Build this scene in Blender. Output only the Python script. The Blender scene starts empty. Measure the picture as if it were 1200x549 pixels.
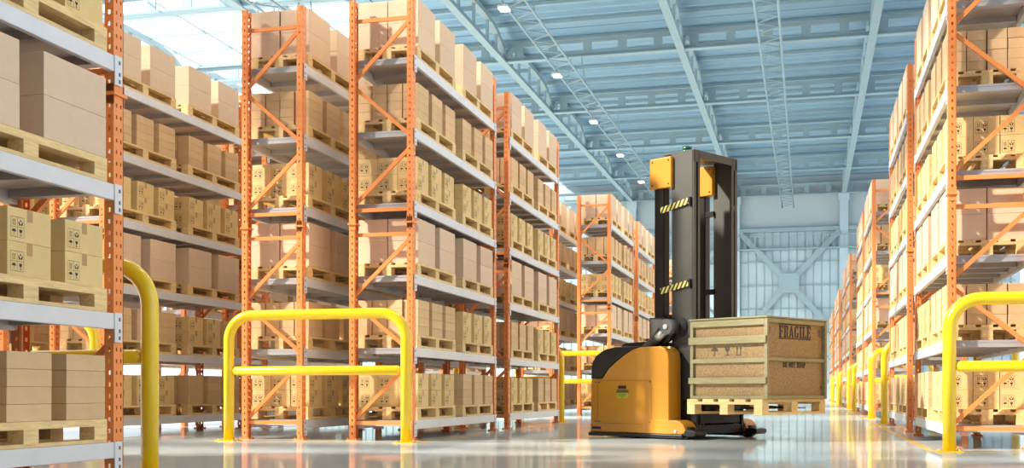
import bpy, bmesh, math, random
from mathutils import Vector, Matrix
random.seed(7)
SC = 1.25                       # one shelf pitch = 1.25 m; everything below is laid out in shelf pitches
C = bpy.context.scene.collection
PI = math.pi

# ------------------------------------------------------------------ materials
def mat(name, col, rough=.5, metal=0., noise=None, bump=None, rnd=0., coat=0., spec=.5):
    """noise=(scale, amount, stretch) varies the base colour; bump=(scale, strength)"""
    m = bpy.data.materials.new(name); m.use_nodes = True
    nt = m.node_tree; N = nt.nodes; L = nt.links
    b = N['Principled BSDF']
    b.inputs['Base Color'].default_value = (*col, 1); b.inputs['Roughness'].default_value = rough
    b.inputs['Metallic'].default_value = metal; b.inputs['Specular IOR Level'].default_value = spec
    b.inputs['Coat Weight'].default_value = coat; b.inputs['Coat Roughness'].default_value = .08
    cur = None
    tc = N.new('ShaderNodeTexCoord')
    if noise:
        sc, am, st = noise
        mp = N.new('ShaderNodeMapping'); mp.inputs['Scale'].default_value = st
        L.new(tc.outputs['Object'], mp.inputs['Vector'])
        nz = N.new('ShaderNodeTexNoise'); nz.inputs['Scale'].default_value = sc; nz.inputs['Detail'].default_value = 5
        L.new(mp.outputs[0], nz.inputs['Vector'])
        mr = N.new('ShaderNodeMapRange'); mr.inputs['From Min'].default_value = .3; mr.inputs['From Max'].default_value = .7
        mr.inputs['To Min'].default_value = 1 - am; mr.inputs['To Max'].default_value = 1 + am
        L.new(nz.outputs['Fac'], mr.inputs['Value']); cur = mr.outputs[0]
    if rnd:
        g = N.new('ShaderNodeNewGeometry'); oi = N.new('ShaderNodeObjectInfo')
        ad = N.new('ShaderNodeMath'); ad.operation = 'ADD'; L.new(g.outputs['Random Per Island'], ad.inputs[0]); L.new(oi.outputs['Random'], ad.inputs[1])
        fr = N.new('ShaderNodeMath'); fr.operation = 'FRACT'; L.new(ad.outputs[0], fr.inputs[0])
        mr = N.new('ShaderNodeMapRange'); mr.inputs['To Min'].default_value = 1 - rnd; mr.inputs['To Max'].default_value = 1 + rnd
        L.new(fr.outputs[0], mr.inputs['Value'])
        if cur:
            mu = N.new('ShaderNodeMath'); mu.operation = 'MULTIPLY'; L.new(cur, mu.inputs[0]); L.new(mr.outputs[0], mu.inputs[1]); cur = mu.outputs[0]
        else: cur = mr.outputs[0]
    if cur:
        vm = N.new('ShaderNodeVectorMath'); vm.operation = 'SCALE'; vm.inputs[0].default_value = col
        L.new(cur, vm.inputs['Scale']); L.new(vm.outputs[0], b.inputs['Base Color'])
    if bump:
        nz = N.new('ShaderNodeTexNoise'); nz.inputs['Scale'].default_value = bump[0]; nz.inputs['Detail'].default_value = 3
        L.new(tc.outputs['Object'], nz.inputs['Vector'])
        bp = N.new('ShaderNodeBump'); bp.inputs['Strength'].default_value = bump[1]; bp.inputs['Distance'].default_value = .02
        L.new(nz.outputs['Fac'], bp.inputs['Height']); L.new(bp.outputs[0], b.inputs['Normal'])
    return m

M = {}
M['orange'] = mat('orange_powder_coat', (.88, .285, .08), .38, noise=(3, .05, (1, 1, 1)))
M['beam'] = mat('pale_grey_steel', (.70, .70, .72), .38, metal=.1, noise=(4, .04, (1, 1, 1)))
M['deck'] = mat('grey_shelf_panel', (.50, .48, .49), .42, metal=.25, noise=(2, .05, (1, 1, 1)))
M['pallet'] = mat('pine_pallet_wood', (.80, .56, .255), .7, noise=(5, .16, (8, 1, 8)), rnd=.08)
M['large'] = mat('cream_cardboard', (.74, .54, .365), .75, noise=(9, .035, (1, 1, 1)), rnd=.05)
M['slim'] = mat('tan_cardboard', (.70, .465, .24), .75, noise=(9, .04, (1, 1, 1)), rnd=.07)
M['marked'] = mat('yellow_cardboard', (.78, .55, .235), .75, noise=(9, .04, (1, 1, 1)), rnd=.05)
M['tape'] = mat('packing_tape', (.46, .27, .11), .35)
M['ink'] = mat('black_print', (.035, .025, .02), .7)
M['yellow'] = mat('yellow_rail_paint', (.90, .60, .012), .22, noise=(3, .03, (1, 1, 1)), coat=.4)
M['truck'] = mat('amber_truck_paint', (.60, .25, .014), .33, noise=(2, .03, (1, 1, 1)), coat=.3)
M['black'] = mat('black_plastic', (.012, .012, .014), .28, noise=(30, .2, (1, 1, 1)))
M['rubber'] = mat('black_rubber', (.015, .015, .015), .6)
M['mast'] = mat('dark_grey_steel', (.068, .064, .056), .42, metal=.3, noise=(2.5, .08, (1, 1, 1)))
M['mastin'] = mat('black_rail_steel', (.02, .017, .016), .35, metal=.5)
M['midgrey'] = mat('mid_grey_steel', (.12, .12, .115), .4, metal=.2)
M['chrome'] = mat('polished_steel', (.72, .71, .69), .28, metal=.55)
M['smoked'] = mat('smoked_mirror', (.25, .28, .29), .12, metal=.6)
M['beacon'] = mat('green_beacon_plastic', (.01, .10, .075), .2)
M['red'] = mat('red_button_plastic', (.45, .02, .05), .35)
M['sticker'] = mat('yellow_green_sticker', (.50, .50, .05), .5)
M['cratewood'] = mat('crate_batten_wood', (.30, .26, .135), .7, noise=(5, .14, (1, 1, 6)), rnd=.05)
M['truss'] = mat('pale_blue_truss_paint', (.29, .39, .43), .45, noise=(1, .04, (1, 1, 1)))
M['wall'] = mat('pale_grey_wall', (.44, .50, .53), .8, noise=(.3, .03, (1, 1, 1)))
M['panel'] = mat('pale_blue_cladding', (.44, .55, .60), .5, noise=(.4, .04, (1, 1, 1)))

def deck_mat():
    m = mat('blue_roof_sheet', (.30, .50, .62), .36, metal=.35)
    nt = m.node_tree; N = nt.nodes; L = nt.links; b = N['Principled BSDF']
    tc = N.new('ShaderNodeTexCoord'); mp = N.new('ShaderNodeMapping'); mp.inputs['Scale'].default_value = (.03, 1.1, 1)
    L.new(tc.outputs['Object'], mp.inputs['Vector'])
    nz = N.new('ShaderNodeTexNoise'); nz.inputs['Scale'].default_value = 1.2; nz.inputs['Detail'].default_value = 4
    L.new(mp.outputs[0], nz.inputs['Vector'])
    cr = N.new('ShaderNodeMix'); cr.data_type = 'RGBA'
    cr.inputs[6].default_value = (.14, .29, .42, 1); cr.inputs[7].default_value = (.38, .53, .65, 1)  # pale streaks stand in for glare on the sheet, mixed into its colour
    L.new(nz.outputs['Fac'], cr.inputs[0]); L.new(cr.outputs[2], b.inputs['Base Color'])
    return m
M['roof'] = deck_mat()

def osb_mat():
    m = mat('strand_board', (.5, .3, .12), .7)
    nt = m.node_tree; N = nt.nodes; L = nt.links; b = N['Principled BSDF']
    tc = N.new('ShaderNodeTexCoord')
    nz = N.new('ShaderNodeTexNoise'); nz.inputs['Scale'].default_value = 6; L.new(tc.outputs['Object'], nz.inputs['Vector'])
    ad = N.new('ShaderNodeMix'); ad.data_type = 'VECTOR'; ad.inputs[0].default_value = .12
    L.new(tc.outputs['Object'], ad.inputs[4]); L.new(nz.outputs['Color'], ad.inputs[5])
    vo = N.new('ShaderNodeTexVoronoi'); vo.inputs['Scale'].default_value = 60; L.new(ad.outputs[1], vo.inputs['Vector'])
    sp = N.new('ShaderNodeSeparateColor'); L.new(vo.outputs['Color'], sp.inputs[0])
    cr = N.new('ShaderNodeMix'); cr.data_type = 'RGBA'
    cr.inputs[6].default_value = (.25, .15, .06, 1); cr.inputs[7].default_value = (.38, .25, .115, 1)
    L.new(sp.outputs[0], cr.inputs[0]); L.new(cr.outputs[2], b.inputs['Base Color'])
    return m
M['osb'] = osb_mat()

def floor_mat():
    m = mat('polished_epoxy_floor', (.5, .5, .5), .12)
    nt = m.node_tree; N = nt.nodes; L = nt.links; b = N['Principled BSDF']
    tc = N.new('ShaderNodeTexCoord')
    nz = N.new('ShaderNodeTexNoise'); nz.inputs['Scale'].default_value = .35; nz.inputs['Detail'].default_value = 6
    L.new(tc.outputs['Object'], nz.inputs['Vector'])
    cr = N.new('ShaderNodeMix'); cr.data_type = 'RGBA'
    cr.inputs[6].default_value = (.46, .485, .465, 1); cr.inputs[7].default_value = (.60, .63, .61, 1)
    L.new(nz.outputs['Fac'], cr.inputs[0]); L.new(cr.outputs[2], b.inputs['Base Color'])
    n2 = N.new('ShaderNodeTexNoise'); n2.inputs['Scale'].default_value = 1.3; n2.inputs['Detail'].default_value = 4
    L.new(tc.outputs['Object'], n2.inputs['Vector'])
    mr = N.new('ShaderNodeMapRange'); mr.inputs['To Min'].default_value = .03; mr.inputs['To Max'].default_value = .10
    L.new(n2.outputs['Fac'], mr.inputs['Value']); L.new(mr.outputs[0], b.inputs['Roughness'])
    bp = N.new('ShaderNodeBump'); bp.inputs['Strength'].default_value = .008; bp.inputs['Distance'].default_value = .02
    n3 = N.new('ShaderNodeTexNoise'); n3.inputs['Scale'].default_value = 2.2; L.new(tc.outputs['Object'], n3.inputs['Vector'])
    L.new(n3.outputs['Fac'], bp.inputs['Height']); L.new(bp.outputs[0], b.inputs['Normal'])
    df = N.new('ShaderNodeBsdfDiffuse'); gl = N.new('ShaderNodeBsdfGlossy'); mx = N.new('ShaderNodeMixShader'); mx.inputs[0].default_value = .53
    L.new(cr.outputs[2], df.inputs[0]); L.new(mr.outputs[0], gl.inputs['Roughness']); L.new(bp.outputs[0], gl.inputs['Normal'])
    gl.inputs[0].default_value = (.9, .93, .92, 1)
    L.new(df.outputs[0], mx.inputs[1]); L.new(gl.outputs[0], mx.inputs[2]); L.new(mx.outputs[0], N['Material Output'].inputs[0])
    N.remove(b)
    return m
M['floor'] = floor_mat()
M['line'] = mat('yellow_floor_paint', (.72, .40, .04), .25, noise=(6, .15, (1, 1, 1)))

def hazard_mat():
    m = mat('hazard_stripe_paint', (.6, .5, .05), .45)
    nt = m.node_tree; N = nt.nodes; L = nt.links; b = N['Principled BSDF']
    tc = N.new('ShaderNodeTexCoord'); sx = N.new('ShaderNodeSeparateXYZ'); L.new(tc.outputs['Object'], sx.inputs[0])
    sl = N.new('ShaderNodeMath'); sl.operation = 'MULTIPLY'; sl.inputs[1].default_value = -.55; L.new(sx.outputs['Z'], sl.inputs[0])
    ad = N.new('ShaderNodeMath'); L.new(sl.outputs[0], ad.inputs[0]); L.new(sx.outputs['X'], ad.inputs[1])
    mu = N.new('ShaderNodeMath'); mu.operation = 'MULTIPLY'; mu.inputs[1].default_value = 1 / .085; L.new(ad.outputs[0], mu.inputs[0])
    fr = N.new('ShaderNodeMath'); fr.operation = 'FRACT'; L.new(mu.outputs[0], fr.inputs[0])
    gt = N.new('ShaderNodeMath'); gt.operation = 'GREATER_THAN'; gt.inputs[1].default_value = .5; L.new(fr.outputs[0], gt.inputs[0])
    cr = N.new('ShaderNodeMix'); cr.data_type = 'RGBA'
    cr.inputs[6].default_value = (.75, .62, .16, 1); cr.inputs[7].default_value = (.04, .035, .01, 1)
    L.new(gt.outputs[0], cr.inputs[0]); L.new(cr.outputs[2], b.inputs['Base Color'])
    return m
M['hazard'] = hazard_mat()

def skylight_mat():
    m = bpy.data.materials.new('skylight_glazing'); m.use_nodes = True
    nt = m.node_tree; N = nt.nodes; L = nt.links; N.remove(N['Principled BSDF'])
    tr = N.new('ShaderNodeBsdfTransparent'); tr.inputs[0].default_value = (.97, .99, 1, 1)
    tl = N.new('ShaderNodeBsdfTranslucent'); tl.inputs[0].default_value = (.85, .93, .97, 1)
    mx = N.new('ShaderNodeMixShader'); mx.inputs[0].default_value = .28
    L.new(tr.outputs[0], mx.inputs[1]); L.new(tl.outputs[0], mx.inputs[2]); L.new(mx.outputs[0], N['Material Output'].inputs[0])
    return m
M['sky'] = skylight_mat()

def lamp_mat():
    m = mat('lamp_diffuser', (.9, .9, .9), .4); b = m.node_tree.nodes['Principled BSDF']
    b.inputs['Emission Color'].default_value = (1, .98, .95, 1); b.inputs['Emission Strength'].default_value = 6
    return m
M['lamp'] = lamp_mat()

# ------------------------------------------------------------------ mesh building
class MB:
    def __init__(s): s.bm = bmesh.new()
    def box(s, x0, y0, z0, x1, y1, z1, bev=0., mi=0):
        vs = [s.bm.verts.new((x, y, z)) for z in (z0, z1) for y in (y0, y1) for x in (x0, x1)]
        fs = [s.bm.faces.new([vs[i] for i in q]) for q in ((0, 2, 3, 1), (4, 5, 7, 6), (0, 1, 5, 4), (2, 6, 7, 3), (0, 4, 6, 2), (1, 3, 7, 5))]
        for f in fs: f.material_index = mi
        if bev:
            es = list({e for f in fs for e in f.edges})
            bmesh.ops.bevel(s.bm, geom=es, offset=bev, segments=2, affect='EDGES', profile=.5)
        return s
    def prism(s, pts, ax, a, b, bev=0., mi=0):
        """pts 2-D outline in the plane of the two other axes; extruded along axis ax ('x','y','z') from a to b"""
        def P(u, v, w):
            return {'x': (w, u, v), 'y': (u, w, v), 'z': (u, v, w)}[ax]
        A = [s.bm.verts.new(P(u, v, a)) for u, v in pts]; B = [s.bm.verts.new(P(u, v, b)) for u, v in pts]
        n = len(pts); fs = [s.bm.faces.new(A), s.bm.faces.new(B[::-1])]
        for i in range(n): fs.append(s.bm.faces.new([A[(i + 1) % n], A[i], B[i], B[(i + 1) % n]]))
        for f in fs: f.material_index = mi
        bmesh.ops.recalc_face_normals(s.bm, faces=fs)
        if bev:
            es = list(set(fs[0].edges) | set(fs[1].edges))
            bmesh.ops.bevel(s.bm, geom=es, offset=bev, segments=3, affect='EDGES', profile=.5)
        return s
    def bar(s, p, q, w, h, up=(0, 0, 1), mi=0):
        p, q = Vector(p), Vector(q); d = (q - p).normalized(); u = Vector(up)
        r = d.cross(u)
        if r.length < 1e-4: r = d.cross(Vector((1, 0, 0)))
        r.normalize(); u = r.cross(d).normalized()
        vs = [s.bm.verts.new(o + r * i * w / 2 + u * j * h / 2) for o in (p, q) for i, j in ((-1, -1), (1, -1), (1, 1), (-1, 1))]
        for f in ((3, 2, 1, 0), (4, 5, 6, 7), (0, 1, 5, 4), (1, 2, 6, 5), (2, 3, 7, 6), (3, 0, 4, 7)):
            s.bm.faces.new([vs[i] for i in f]).material_index = mi
        return s
    def tube(s, pts, r, n=14, cap=True, mi=0):
        pts = [Vector(p) for p in pts]; rings = []; ref = None
        for i, p in enumerate(pts):
            d = (pts[min(i + 1, len(pts) - 1)] - pts[max(i - 1, 0)]).normalized()
            if ref is None:
                ref = d.cross(Vector((0, 0, 1)))
                if ref.length < 1e-3: ref = d.cross(Vector((0, 1, 0)))
            ref = (ref - d * ref.dot(d)).normalized(); b = d.cross(ref)
            rr = r[i] if isinstance(r, (list, tuple)) else r
            rings.append([s.bm.verts.new(p + (ref * math.cos(a) + b * math.sin(a)) * rr) for a in [2 * PI * k / n for k in range(n)]])
        for A, B in zip(rings, rings[1:]):
            for k in range(n):
                f = s.bm.faces.new([A[k], A[(k + 1) % n], B[(k + 1) % n], B[k]]); f.smooth = True; f.material_index = mi
        if cap:
            s.bm.faces.new(rings[0][::-1]).material_index = mi; s.bm.faces.new(rings[-1]).material_index = mi
        return s
    def quad(s, a, b, c, d, mi=0):
        s.bm.faces.new([s.bm.verts.new(v) for v in (a, b, c, d)]).material_index = mi; return s
    def poly(s, pts, mi=0):
        s.bm.faces.new([s.bm.verts.new(v) for v in pts]).material_index = mi; return s
    def strip(s, org, ux, uz, w, h, holes, pitch, hw, hh, z0=.05):
        """perforated sheet: width w along ux, height h along uz; hole columns at offsets `holes`"""
        org, ux, uz = Vector(org), Vector(ux), Vector(uz)
        n = int((h - 2 * z0) / pitch)
        xs = [0.] + [v for c in holes for v in (c - hw / 2, c + hw / 2)] + [w]
        zs = [0.]
        for k in range(n): zs += [z0 + k * pitch + pitch / 2 - hh / 2, z0 + k * pitch + pitch / 2 + hh / 2]
        zs.append(h)
        V = [[s.bm.verts.new(org + ux * x + uz * z) for x in xs] for z in zs]
        for j in range(len(zs) - 1):
            for i in range(len(xs) - 1):
                if i % 2 == 1 and j % 2 == 1: continue
                s.bm.faces.new([V[j][i], V[j][i + 1], V[j + 1][i + 1], V[j + 1][i]])
        return s
    def mesh(s, name, m):
        me = bpy.data.meshes.new(name)
        bmesh.ops.scale(s.bm, vec=(SC, SC, SC), verts=s.bm.verts)
        s.bm.to_mesh(me); s.bm.free()
        for k in (m if isinstance(m, (list, tuple)) else [m]): me.materials.append(k)
        return me
    def build(s, name, m, parent=None, **kw):
        return ob(name, s.mesh(name, m), parent, **kw)

def ob(name, me, parent=None, loc=(0, 0, 0), rz=0, **props):
    o = bpy.data.objects.new(name, me); C.objects.link(o)
    if parent: o.parent = parent
    o.location = Vector(loc) * SC; o.rotation_euler = (0, 0, rz)
    for k, v in props.items(): o[k] = v
    return o
def thing(name, label, cat, loc=(0, 0, 0), rz=0, group=None):
    o = ob(name, None, None, loc, rz, label=label, category=cat)
    o.empty_display_size = .1
    if group: o['group'] = group
    return o
def copy_tree(src, kids, loc, rz, label, group):
    r = src.copy(); C.objects.link(r); r.location = Vector(loc) * SC; r.rotation_euler = (0, 0, rz)
    r['label'] = label; r['group'] = group
    for k in kids:
        c = k.copy(); C.objects.link(c); c.parent = r
        for g in k.children: 
            d = g.copy(); C.objects.link(d); d.parent = c
    return r

# ------------------------------------------------------------------ camera
H = .6705; TH = .2517; FPX = 1346.7; YH = 459.7
cd = bpy.data.cameras.new('camera'); cam = bpy.data.objects.new('camera', cd); C.objects.link(cam)
cam.location = (0, 0, H * SC); cam.rotation_euler = (PI / 2, 0, TH)
cd.sensor_width = 36; cd.lens = FPX / 1200 * 36; cd.shift_y = (YH - 274.5) / 1200
cd.clip_start = .05; cd.clip_end = 500
bpy.context.scene.camera = cam
cs, sn = math.cos(TH), math.sin(TH)
def px(X, Y, Z=0.):
    d = -X * sn + Y * cs
    if d < .1: return (-9999, 0, d)
    return (600 + FPX * (X * cs + Y * sn) / d, YH - FPX * (Z - H) / d, d)

# ------------------------------------------------------------------ layout
S1 = .281                       # top of the lowest shelf
BL = 4.35; DEP = .92
XF, XF2, XA, XA2 = -5.21, -6.84, -9.98, -11.7   # x of each unit's +X face
XR, XR2 = 1.60, 3.24                            # x of each right-hand unit's -X face
ORD = ['lowest', 'second', 'third', 'fourth', 'fifth', 'top']

# ------------------------------------------------------------------ rack meshes (shared)
PW, PD, RH = .08, .125, 6.08
def post_mesh(fx):              # fx=+1: aisle face looks to +X; origin = outer corner, extends -fx*PW in x, +y PD
    m = MB(); x1 = -fx * PW
    m.strip((0, 0, 0), (0, 1, 0), (0, 0, 1), PD, RH, [.034, .091], .0905, .018, .03)
    m.strip((0, 0, 0), (-fx, 0, 0), (0, 0, 1), PW, RH, [.04], .0905, .022, .034)
    m.strip((0, PD, 0), (-fx, 0, 0), (0, 0, 1), PW, RH, [.04], .0905, .022, .034)
    m.quad((x1, 0, 0), (x1, .022, 0), (x1, .022, RH), (x1, 0, RH))
    m.quad((x1, PD - .022, 0), (x1, PD, 0), (x1, PD, RH), (x1, PD - .022, RH))
    bmesh.ops.remove_doubles(m.bm, verts=m.bm.verts, dist=1e-5)
    bmesh.ops.recalc_face_normals(m.bm, faces=m.bm.faces)
    bmesh.ops.solidify(m.bm, geom=list(m.bm.faces), thickness=.006)
    return m.mesh('upright_post', M['orange'])
POST = {1: post_mesh(1), -1: post_mesh(-1)}
m = MB(); m.box(-.075, -.03, 0, .075, PD + .03, .012); m.box(-.05, .01, .012, .05, PD - .01, .02)
for a in (-.06, .06):
    for b in (-.012, PD + .012): m.tube([(a, b, .012), (a, b, .028)], .01, 6)
FOOT = m.mesh('foot_plate', M['orange'])
m = MB(); m.box(-.02, -.025, -.012, PW + .02, PD + .025, .012); m.box(-.006, -.006, -.08, PW + .006, 0, .08); m.box(-.006, PD, -.08, PW + .006, PD + .006, .08)
SPLICE = m.mesh('splice_collar', M['orange'])
# brace bars in the frame plane; x from 0 (aisle corner) ... here x measured from the -X side to the +X side (0..DEP)
BR = [(.24, .24), (.28, 1.08), (1.90, 1.22), (2.00, 2.78), (2.84, 2.84), (3.18, 3.18), (3.25, 4.03), (4.90, 4.18), (4.97, 5.78), (5.80, 5.80)]
def brace_mesh(a, b):
    m = MB(); y = PD / 2; t = .05
    p, q = Vector((PW * .55, y, a)), Vector((DEP - PW * .55, y, b)); d = (q - p).normalized()
    up = Vector((0, 1, 0)).cross(d)
    # folded channel: web + two lips
    m.bar(p, q, .036, t, up)
    for o in (p + d * .03, q - d * .03): m.tube([o + Vector((0, -.045, 0)), o + Vector((0, .045, 0))], .012, 8)
    return m.mesh('brace_bar', M['orange'])
BRACE = [brace_mesh(a, b) for a, b in BR]
BL_I = BL - 2 * PD
def beam_mesh(fx):              # origin: aisle face, top of beam, at y=0 of near post
    m = MB(); o = .008 * fx
    m.box(min(o, o - fx * .05), PD - .004, -.125, max(o, o - fx * .05), BL - PD + .004, 0, bev=.006)
    for y0, y1 in ((PD - .085, PD + .012), (BL - PD - .012, BL - PD + .085)):
        m.box(min(o, o + fx * .008), y0, -.225, max(o, o + fx * .008), y1, .004)
        yc = y0 + .035 if y0 < 1 else y1 - .035
        for z in (-.045, -.135, -.19): m.box(min(o + fx * .008, o + fx * .011), yc - .010, z - .016, max(o + fx * .008, o + fx * .011), yc + .010, z + .012, mi=1)
    return m.mesh('shelf_beam', [M['beam'], M['midgrey']])
BEAM = {1: beam_mesh(1), -1: beam_mesh(-1)}
m = MB(); m.box(.048, PD + .01, -.022, DEP - .048, BL - PD - .01, -.002)
n = 7
for i in range(n):
    y = PD + .06 + (BL_I - .12) * i / (n - 1)
    m.box(.05, y - .045, -.085, DEP - .05, y + .045, -.022); m.box(.05, y - .06, -.03, DEP - .05, y + .06, -.0225)
m.box(.05, PD + .004, -.085, DEP - .05, PD + .02, -.002); m.box(.05, BL - PD - .02, -.085, DEP - .05, BL - PD - .004, -.002)
DECK = m.mesh('shelf_deck', M['deck'])

def merged(parts, name, mats):
    """one mesh from (mesh, offset, material index)"""
    me = bpy.data.meshes.new(name); bm = bmesh.new()
    for src, off, mi in parts:
        n0 = len(bm.verts); f0 = len(bm.faces)
        bm.from_mesh(src); bm.verts.ensure_lookup_table(); bm.faces.ensure_lookup_table()
        for v in bm.verts[n0:]: v.co += Vector(off) * SC
        for f in bm.faces[f0:]: f.material_index = mi
    bm.to_mesh(me); bm.free()
    for k in mats: me.materials.append(k)
    return me
FARRACK = None
def make_rack(x0, y0, label, detailed=True):
    """x0 = the unit's -X side"""
    global FARRACK
    t = thing('pallet_rack', label, 'rack', (x0, y0, 0), 0, 'orange pallet racks')
    if not detailed:
        # far racks: frames and shelves as two parts
        if FARRACK is None:
            fr = []
            for yy in (0, BL - PD):
                if yy == 0: fr += [(POST[-1], (0, yy, 0), 0), (POST[1], (DEP, yy, 0), 0)] + [(b, (0, yy, 0), 0) for b in BRACE]
            sh = []
            for k in range(6):
                z = S1 + k; sh += [(BEAM[1], (DEP, 0, z), 0), (BEAM[-1], (0, 0, z), 0)]
            FARRACK = (merged(fr, 'upright_frame', [M['orange']]), merged(sh, 'shelf_beams', [M['beam']]),
                       merged([(DECK, (0, 0, S1 + k), 0) for k in range(6)], 'shelf_deck', [M['deck']]))
        for nm, me in zip(('upright_frame', 'shelf_beam', 'shelf_deck'), FARRACK): ob(nm, me, t)
        ob('upright_frame', FARRACK[0], t, (0, BL - PD, 0))
        return t
    for yy in (0, BL - PD):
        for fx, xx in ((-1, 0), (1, DEP)):
            p = ob('upright_post', POST[fx], t, (xx, yy, 0))
            ob('foot_plate', FOOT, p, (-fx * PW / 2, 0, 0))
            ob('splice_collar', SPLICE, p, (0 if fx < 0 else -PW, 0, 2.99))
        for b in BRACE: ob('brace_bar', b, t, (0, yy, 0))
    for k in range(6):
        z = S1 + k
        ob('shelf_beam', BEAM[1], t, (DEP, 0, z)); ob('shelf_beam', BEAM[-1], t, (0, 0, z)); ob('shelf_deck', DECK, t, (0, 0, z))
    return t

# ------------------------------------------------------------------ pallets
PLX, PLY, PHT = .90, 1.78, .18
def pallet_parts(lx, ly, h, g=.06):
    """boards run along y; returns meshes (deck boards, block, runner) with block/runner placements"""
    nb = 5; bw = (lx - 4 * g) / nb
    t = h * .17
    d = MB()
    for i in range(nb):
        x = -lx / 2 + i * (bw + g); d.box(x, -ly / 2, h - t, x + bw, ly / 2, h, bev=.003)
    for yy in (-ly / 2, -.07, ly / 2 - .14): d.box(-lx / 2, yy, h - 2 * t, lx / 2, yy + .14, h - t)
    blk = MB(); bx, by, bh = .13, .16, h - 3 * t
    blk.box(-bx / 2, -by / 2, t, bx / 2, by / 2, t + bh, bev=.003)
    run = MB(); run.box(-bx / 2, -ly / 2, 0, bx / 2, ly / 2, t)
    pos = [(x, y) for x in (-lx / 2 + bx / 2, 0, lx / 2 - bx / 2) for y in (-ly / 2 + by / 2, 0, ly / 2 - by / 2)]
    return d, blk, run, pos
d, b_, r_, PPOS = pallet_parts(PLX, PLY, PHT)
P_DECK, P_BLK, P_RUN = d.mesh('deck_boards', M['pallet']), b_.mesh('block', M['pallet']), r_.mesh('runner_board', M['pallet'])
P_ALL = merged([(P_DECK, (0, 0, 0), 0)] + [(P_BLK, (x, y, 0), 0) for x, y in PPOS] + [(P_RUN, (x, 0, 0), 0) for x in sorted({p[0] for p in PPOS})], 'wooden_pallet', [M['pallet']])

# ------------------------------------------------------------------ printed handling marks
def sym(m, P, kind, ox, oy, s):
    """P(u, v) -> 3-D point; draws a handling symbol in the cell at (ox, oy) of size s"""
    def rect(a, b, c, d): m.poly([P(ox + s * a, oy + s * b), P(ox + s * c, oy + s * b), P(ox + s * c, oy + s * d), P(ox + s * a, oy + s * d)])
    def pol(ps): m.poly([P(ox + s * a, oy + s * b) for a, b in ps])
    if kind == 'up':
        rect(.2, .12, .8, .19)
        for x in (.3, .62):
            rect(x, .24, x + .09, .66); pol([(x - .05, .62), (x + .14, .62), (x + .045, .86)])
    elif kind == 'umbrella':
        pol([(.12, .5)] + [(.5 - .38 * math.cos(a), .5 + .36 * math.sin(a)) for a in [PI * k / 8 for k in range(1, 8)]] + [(.88, .5), (.72, .56), (.6, .5), (.5, .56), (.4, .5), (.28, .56)])
        rect(.47, .16, .53, .52); rect(.38, .12, .53, .18)
    elif kind == 'glass':
        pol([(.22, .86), (.27, .6), (.42, .42), (.58, .42), (.73, .6), (.78, .86), (.60, .86), (.5, .72), (.48, .86)])
        rect(.46, .2, .54, .43); rect(.3, .13, .7, .2)
    elif kind == 'hands':
        pol([(.5, .52), (.64, .67), (.5, .84), (.36, .67)])
        pol([(.12, .6), (.22, .62), (.3, .42), (.46, .3), (.44, .12), (.24, .14), (.12, .36)])
        pol([(.88, .6), (.88, .36), (.76, .14), (.56, .12), (.54, .3), (.7, .42), (.78, .62)])
def marks(m, P, s):
    t = .017
    for a, b, c, d in ((0, 0, 1, t), (0, 1 - t, 1, 1), (0, t, t, 1 - t), (1 - t, t, 1, 1 - t), (.5 - t / 2, t, .5 + t / 2, 1 - t), (t, .5 - t / 2, .5 - t / 2, .5 + t / 2), (.5 + t / 2, .5 - t / 2, 1 - t, .5 + t / 2)):
        m.poly([P(s * a, s * b), P(s * c, s * b), P(s * c, s * d), P(s * a, s * d)])
    for kd, ox, oy in (('up', 0, .5), ('hands', .5, .5), ('umbrella', 0, 0), ('glass', .5, 0)): sym(m, P, kd, s * (ox + .04), s * (oy + .04), s * .42)

# ------------------------------------------------------------------ carton meshes (origin: bottom centre)
def carton(w, l, h, m_): return MB().box(-w / 2, -l / 2, 0, w / 2, l / 2, h, bev=.004).mesh('carton', m_)
LW, LL = .445, .74
SW, SL = .215, .475
MW, ML, MHt = .290, .46, .232
CM = {('large', .325): carton(LW, LL, .325, M['large']), ('large', .305): carton(LW, LL, .305, M['large']),
      ('slim', .12): carton(SW, SL, .12, M['slim']), ('marked', MHt): carton(MW, ML, MHt, M['marked'])}
e = .0015
z0 = .03; s_ = .138
def face_print(f):
    m = MB()
    marks(m, {'end': lambda u, v: (-MW / 2 + .02 + u, -ML / 2 - e, z0 + v), 1: lambda u, v: (MW / 2 + e, -ML / 2 + .03 + u, z0 + v), -1: lambda u, v: (-MW / 2 - e, ML / 2 - .03 - u, z0 + v)}[f], s_)
    bmesh.ops.recalc_face_normals(m.bm, faces=m.bm.faces)
    return m.mesh('symbol_print', M['ink'])
PRINT = {f: face_print(f) for f in ('end', 1, -1)}
TAPE = {}
for sx in (-1, 1):
    TAPE[sx] = MB().quad((sx * (MW / 2 + e), -.03, MHt), (sx * (MW / 2 + e), .03, MHt), (sx * (MW / 2 + e), .03, MHt - .085), (sx * (MW / 2 + e), -.03, MHt - .085)).mesh('packing_tape', M['tape'])

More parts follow.
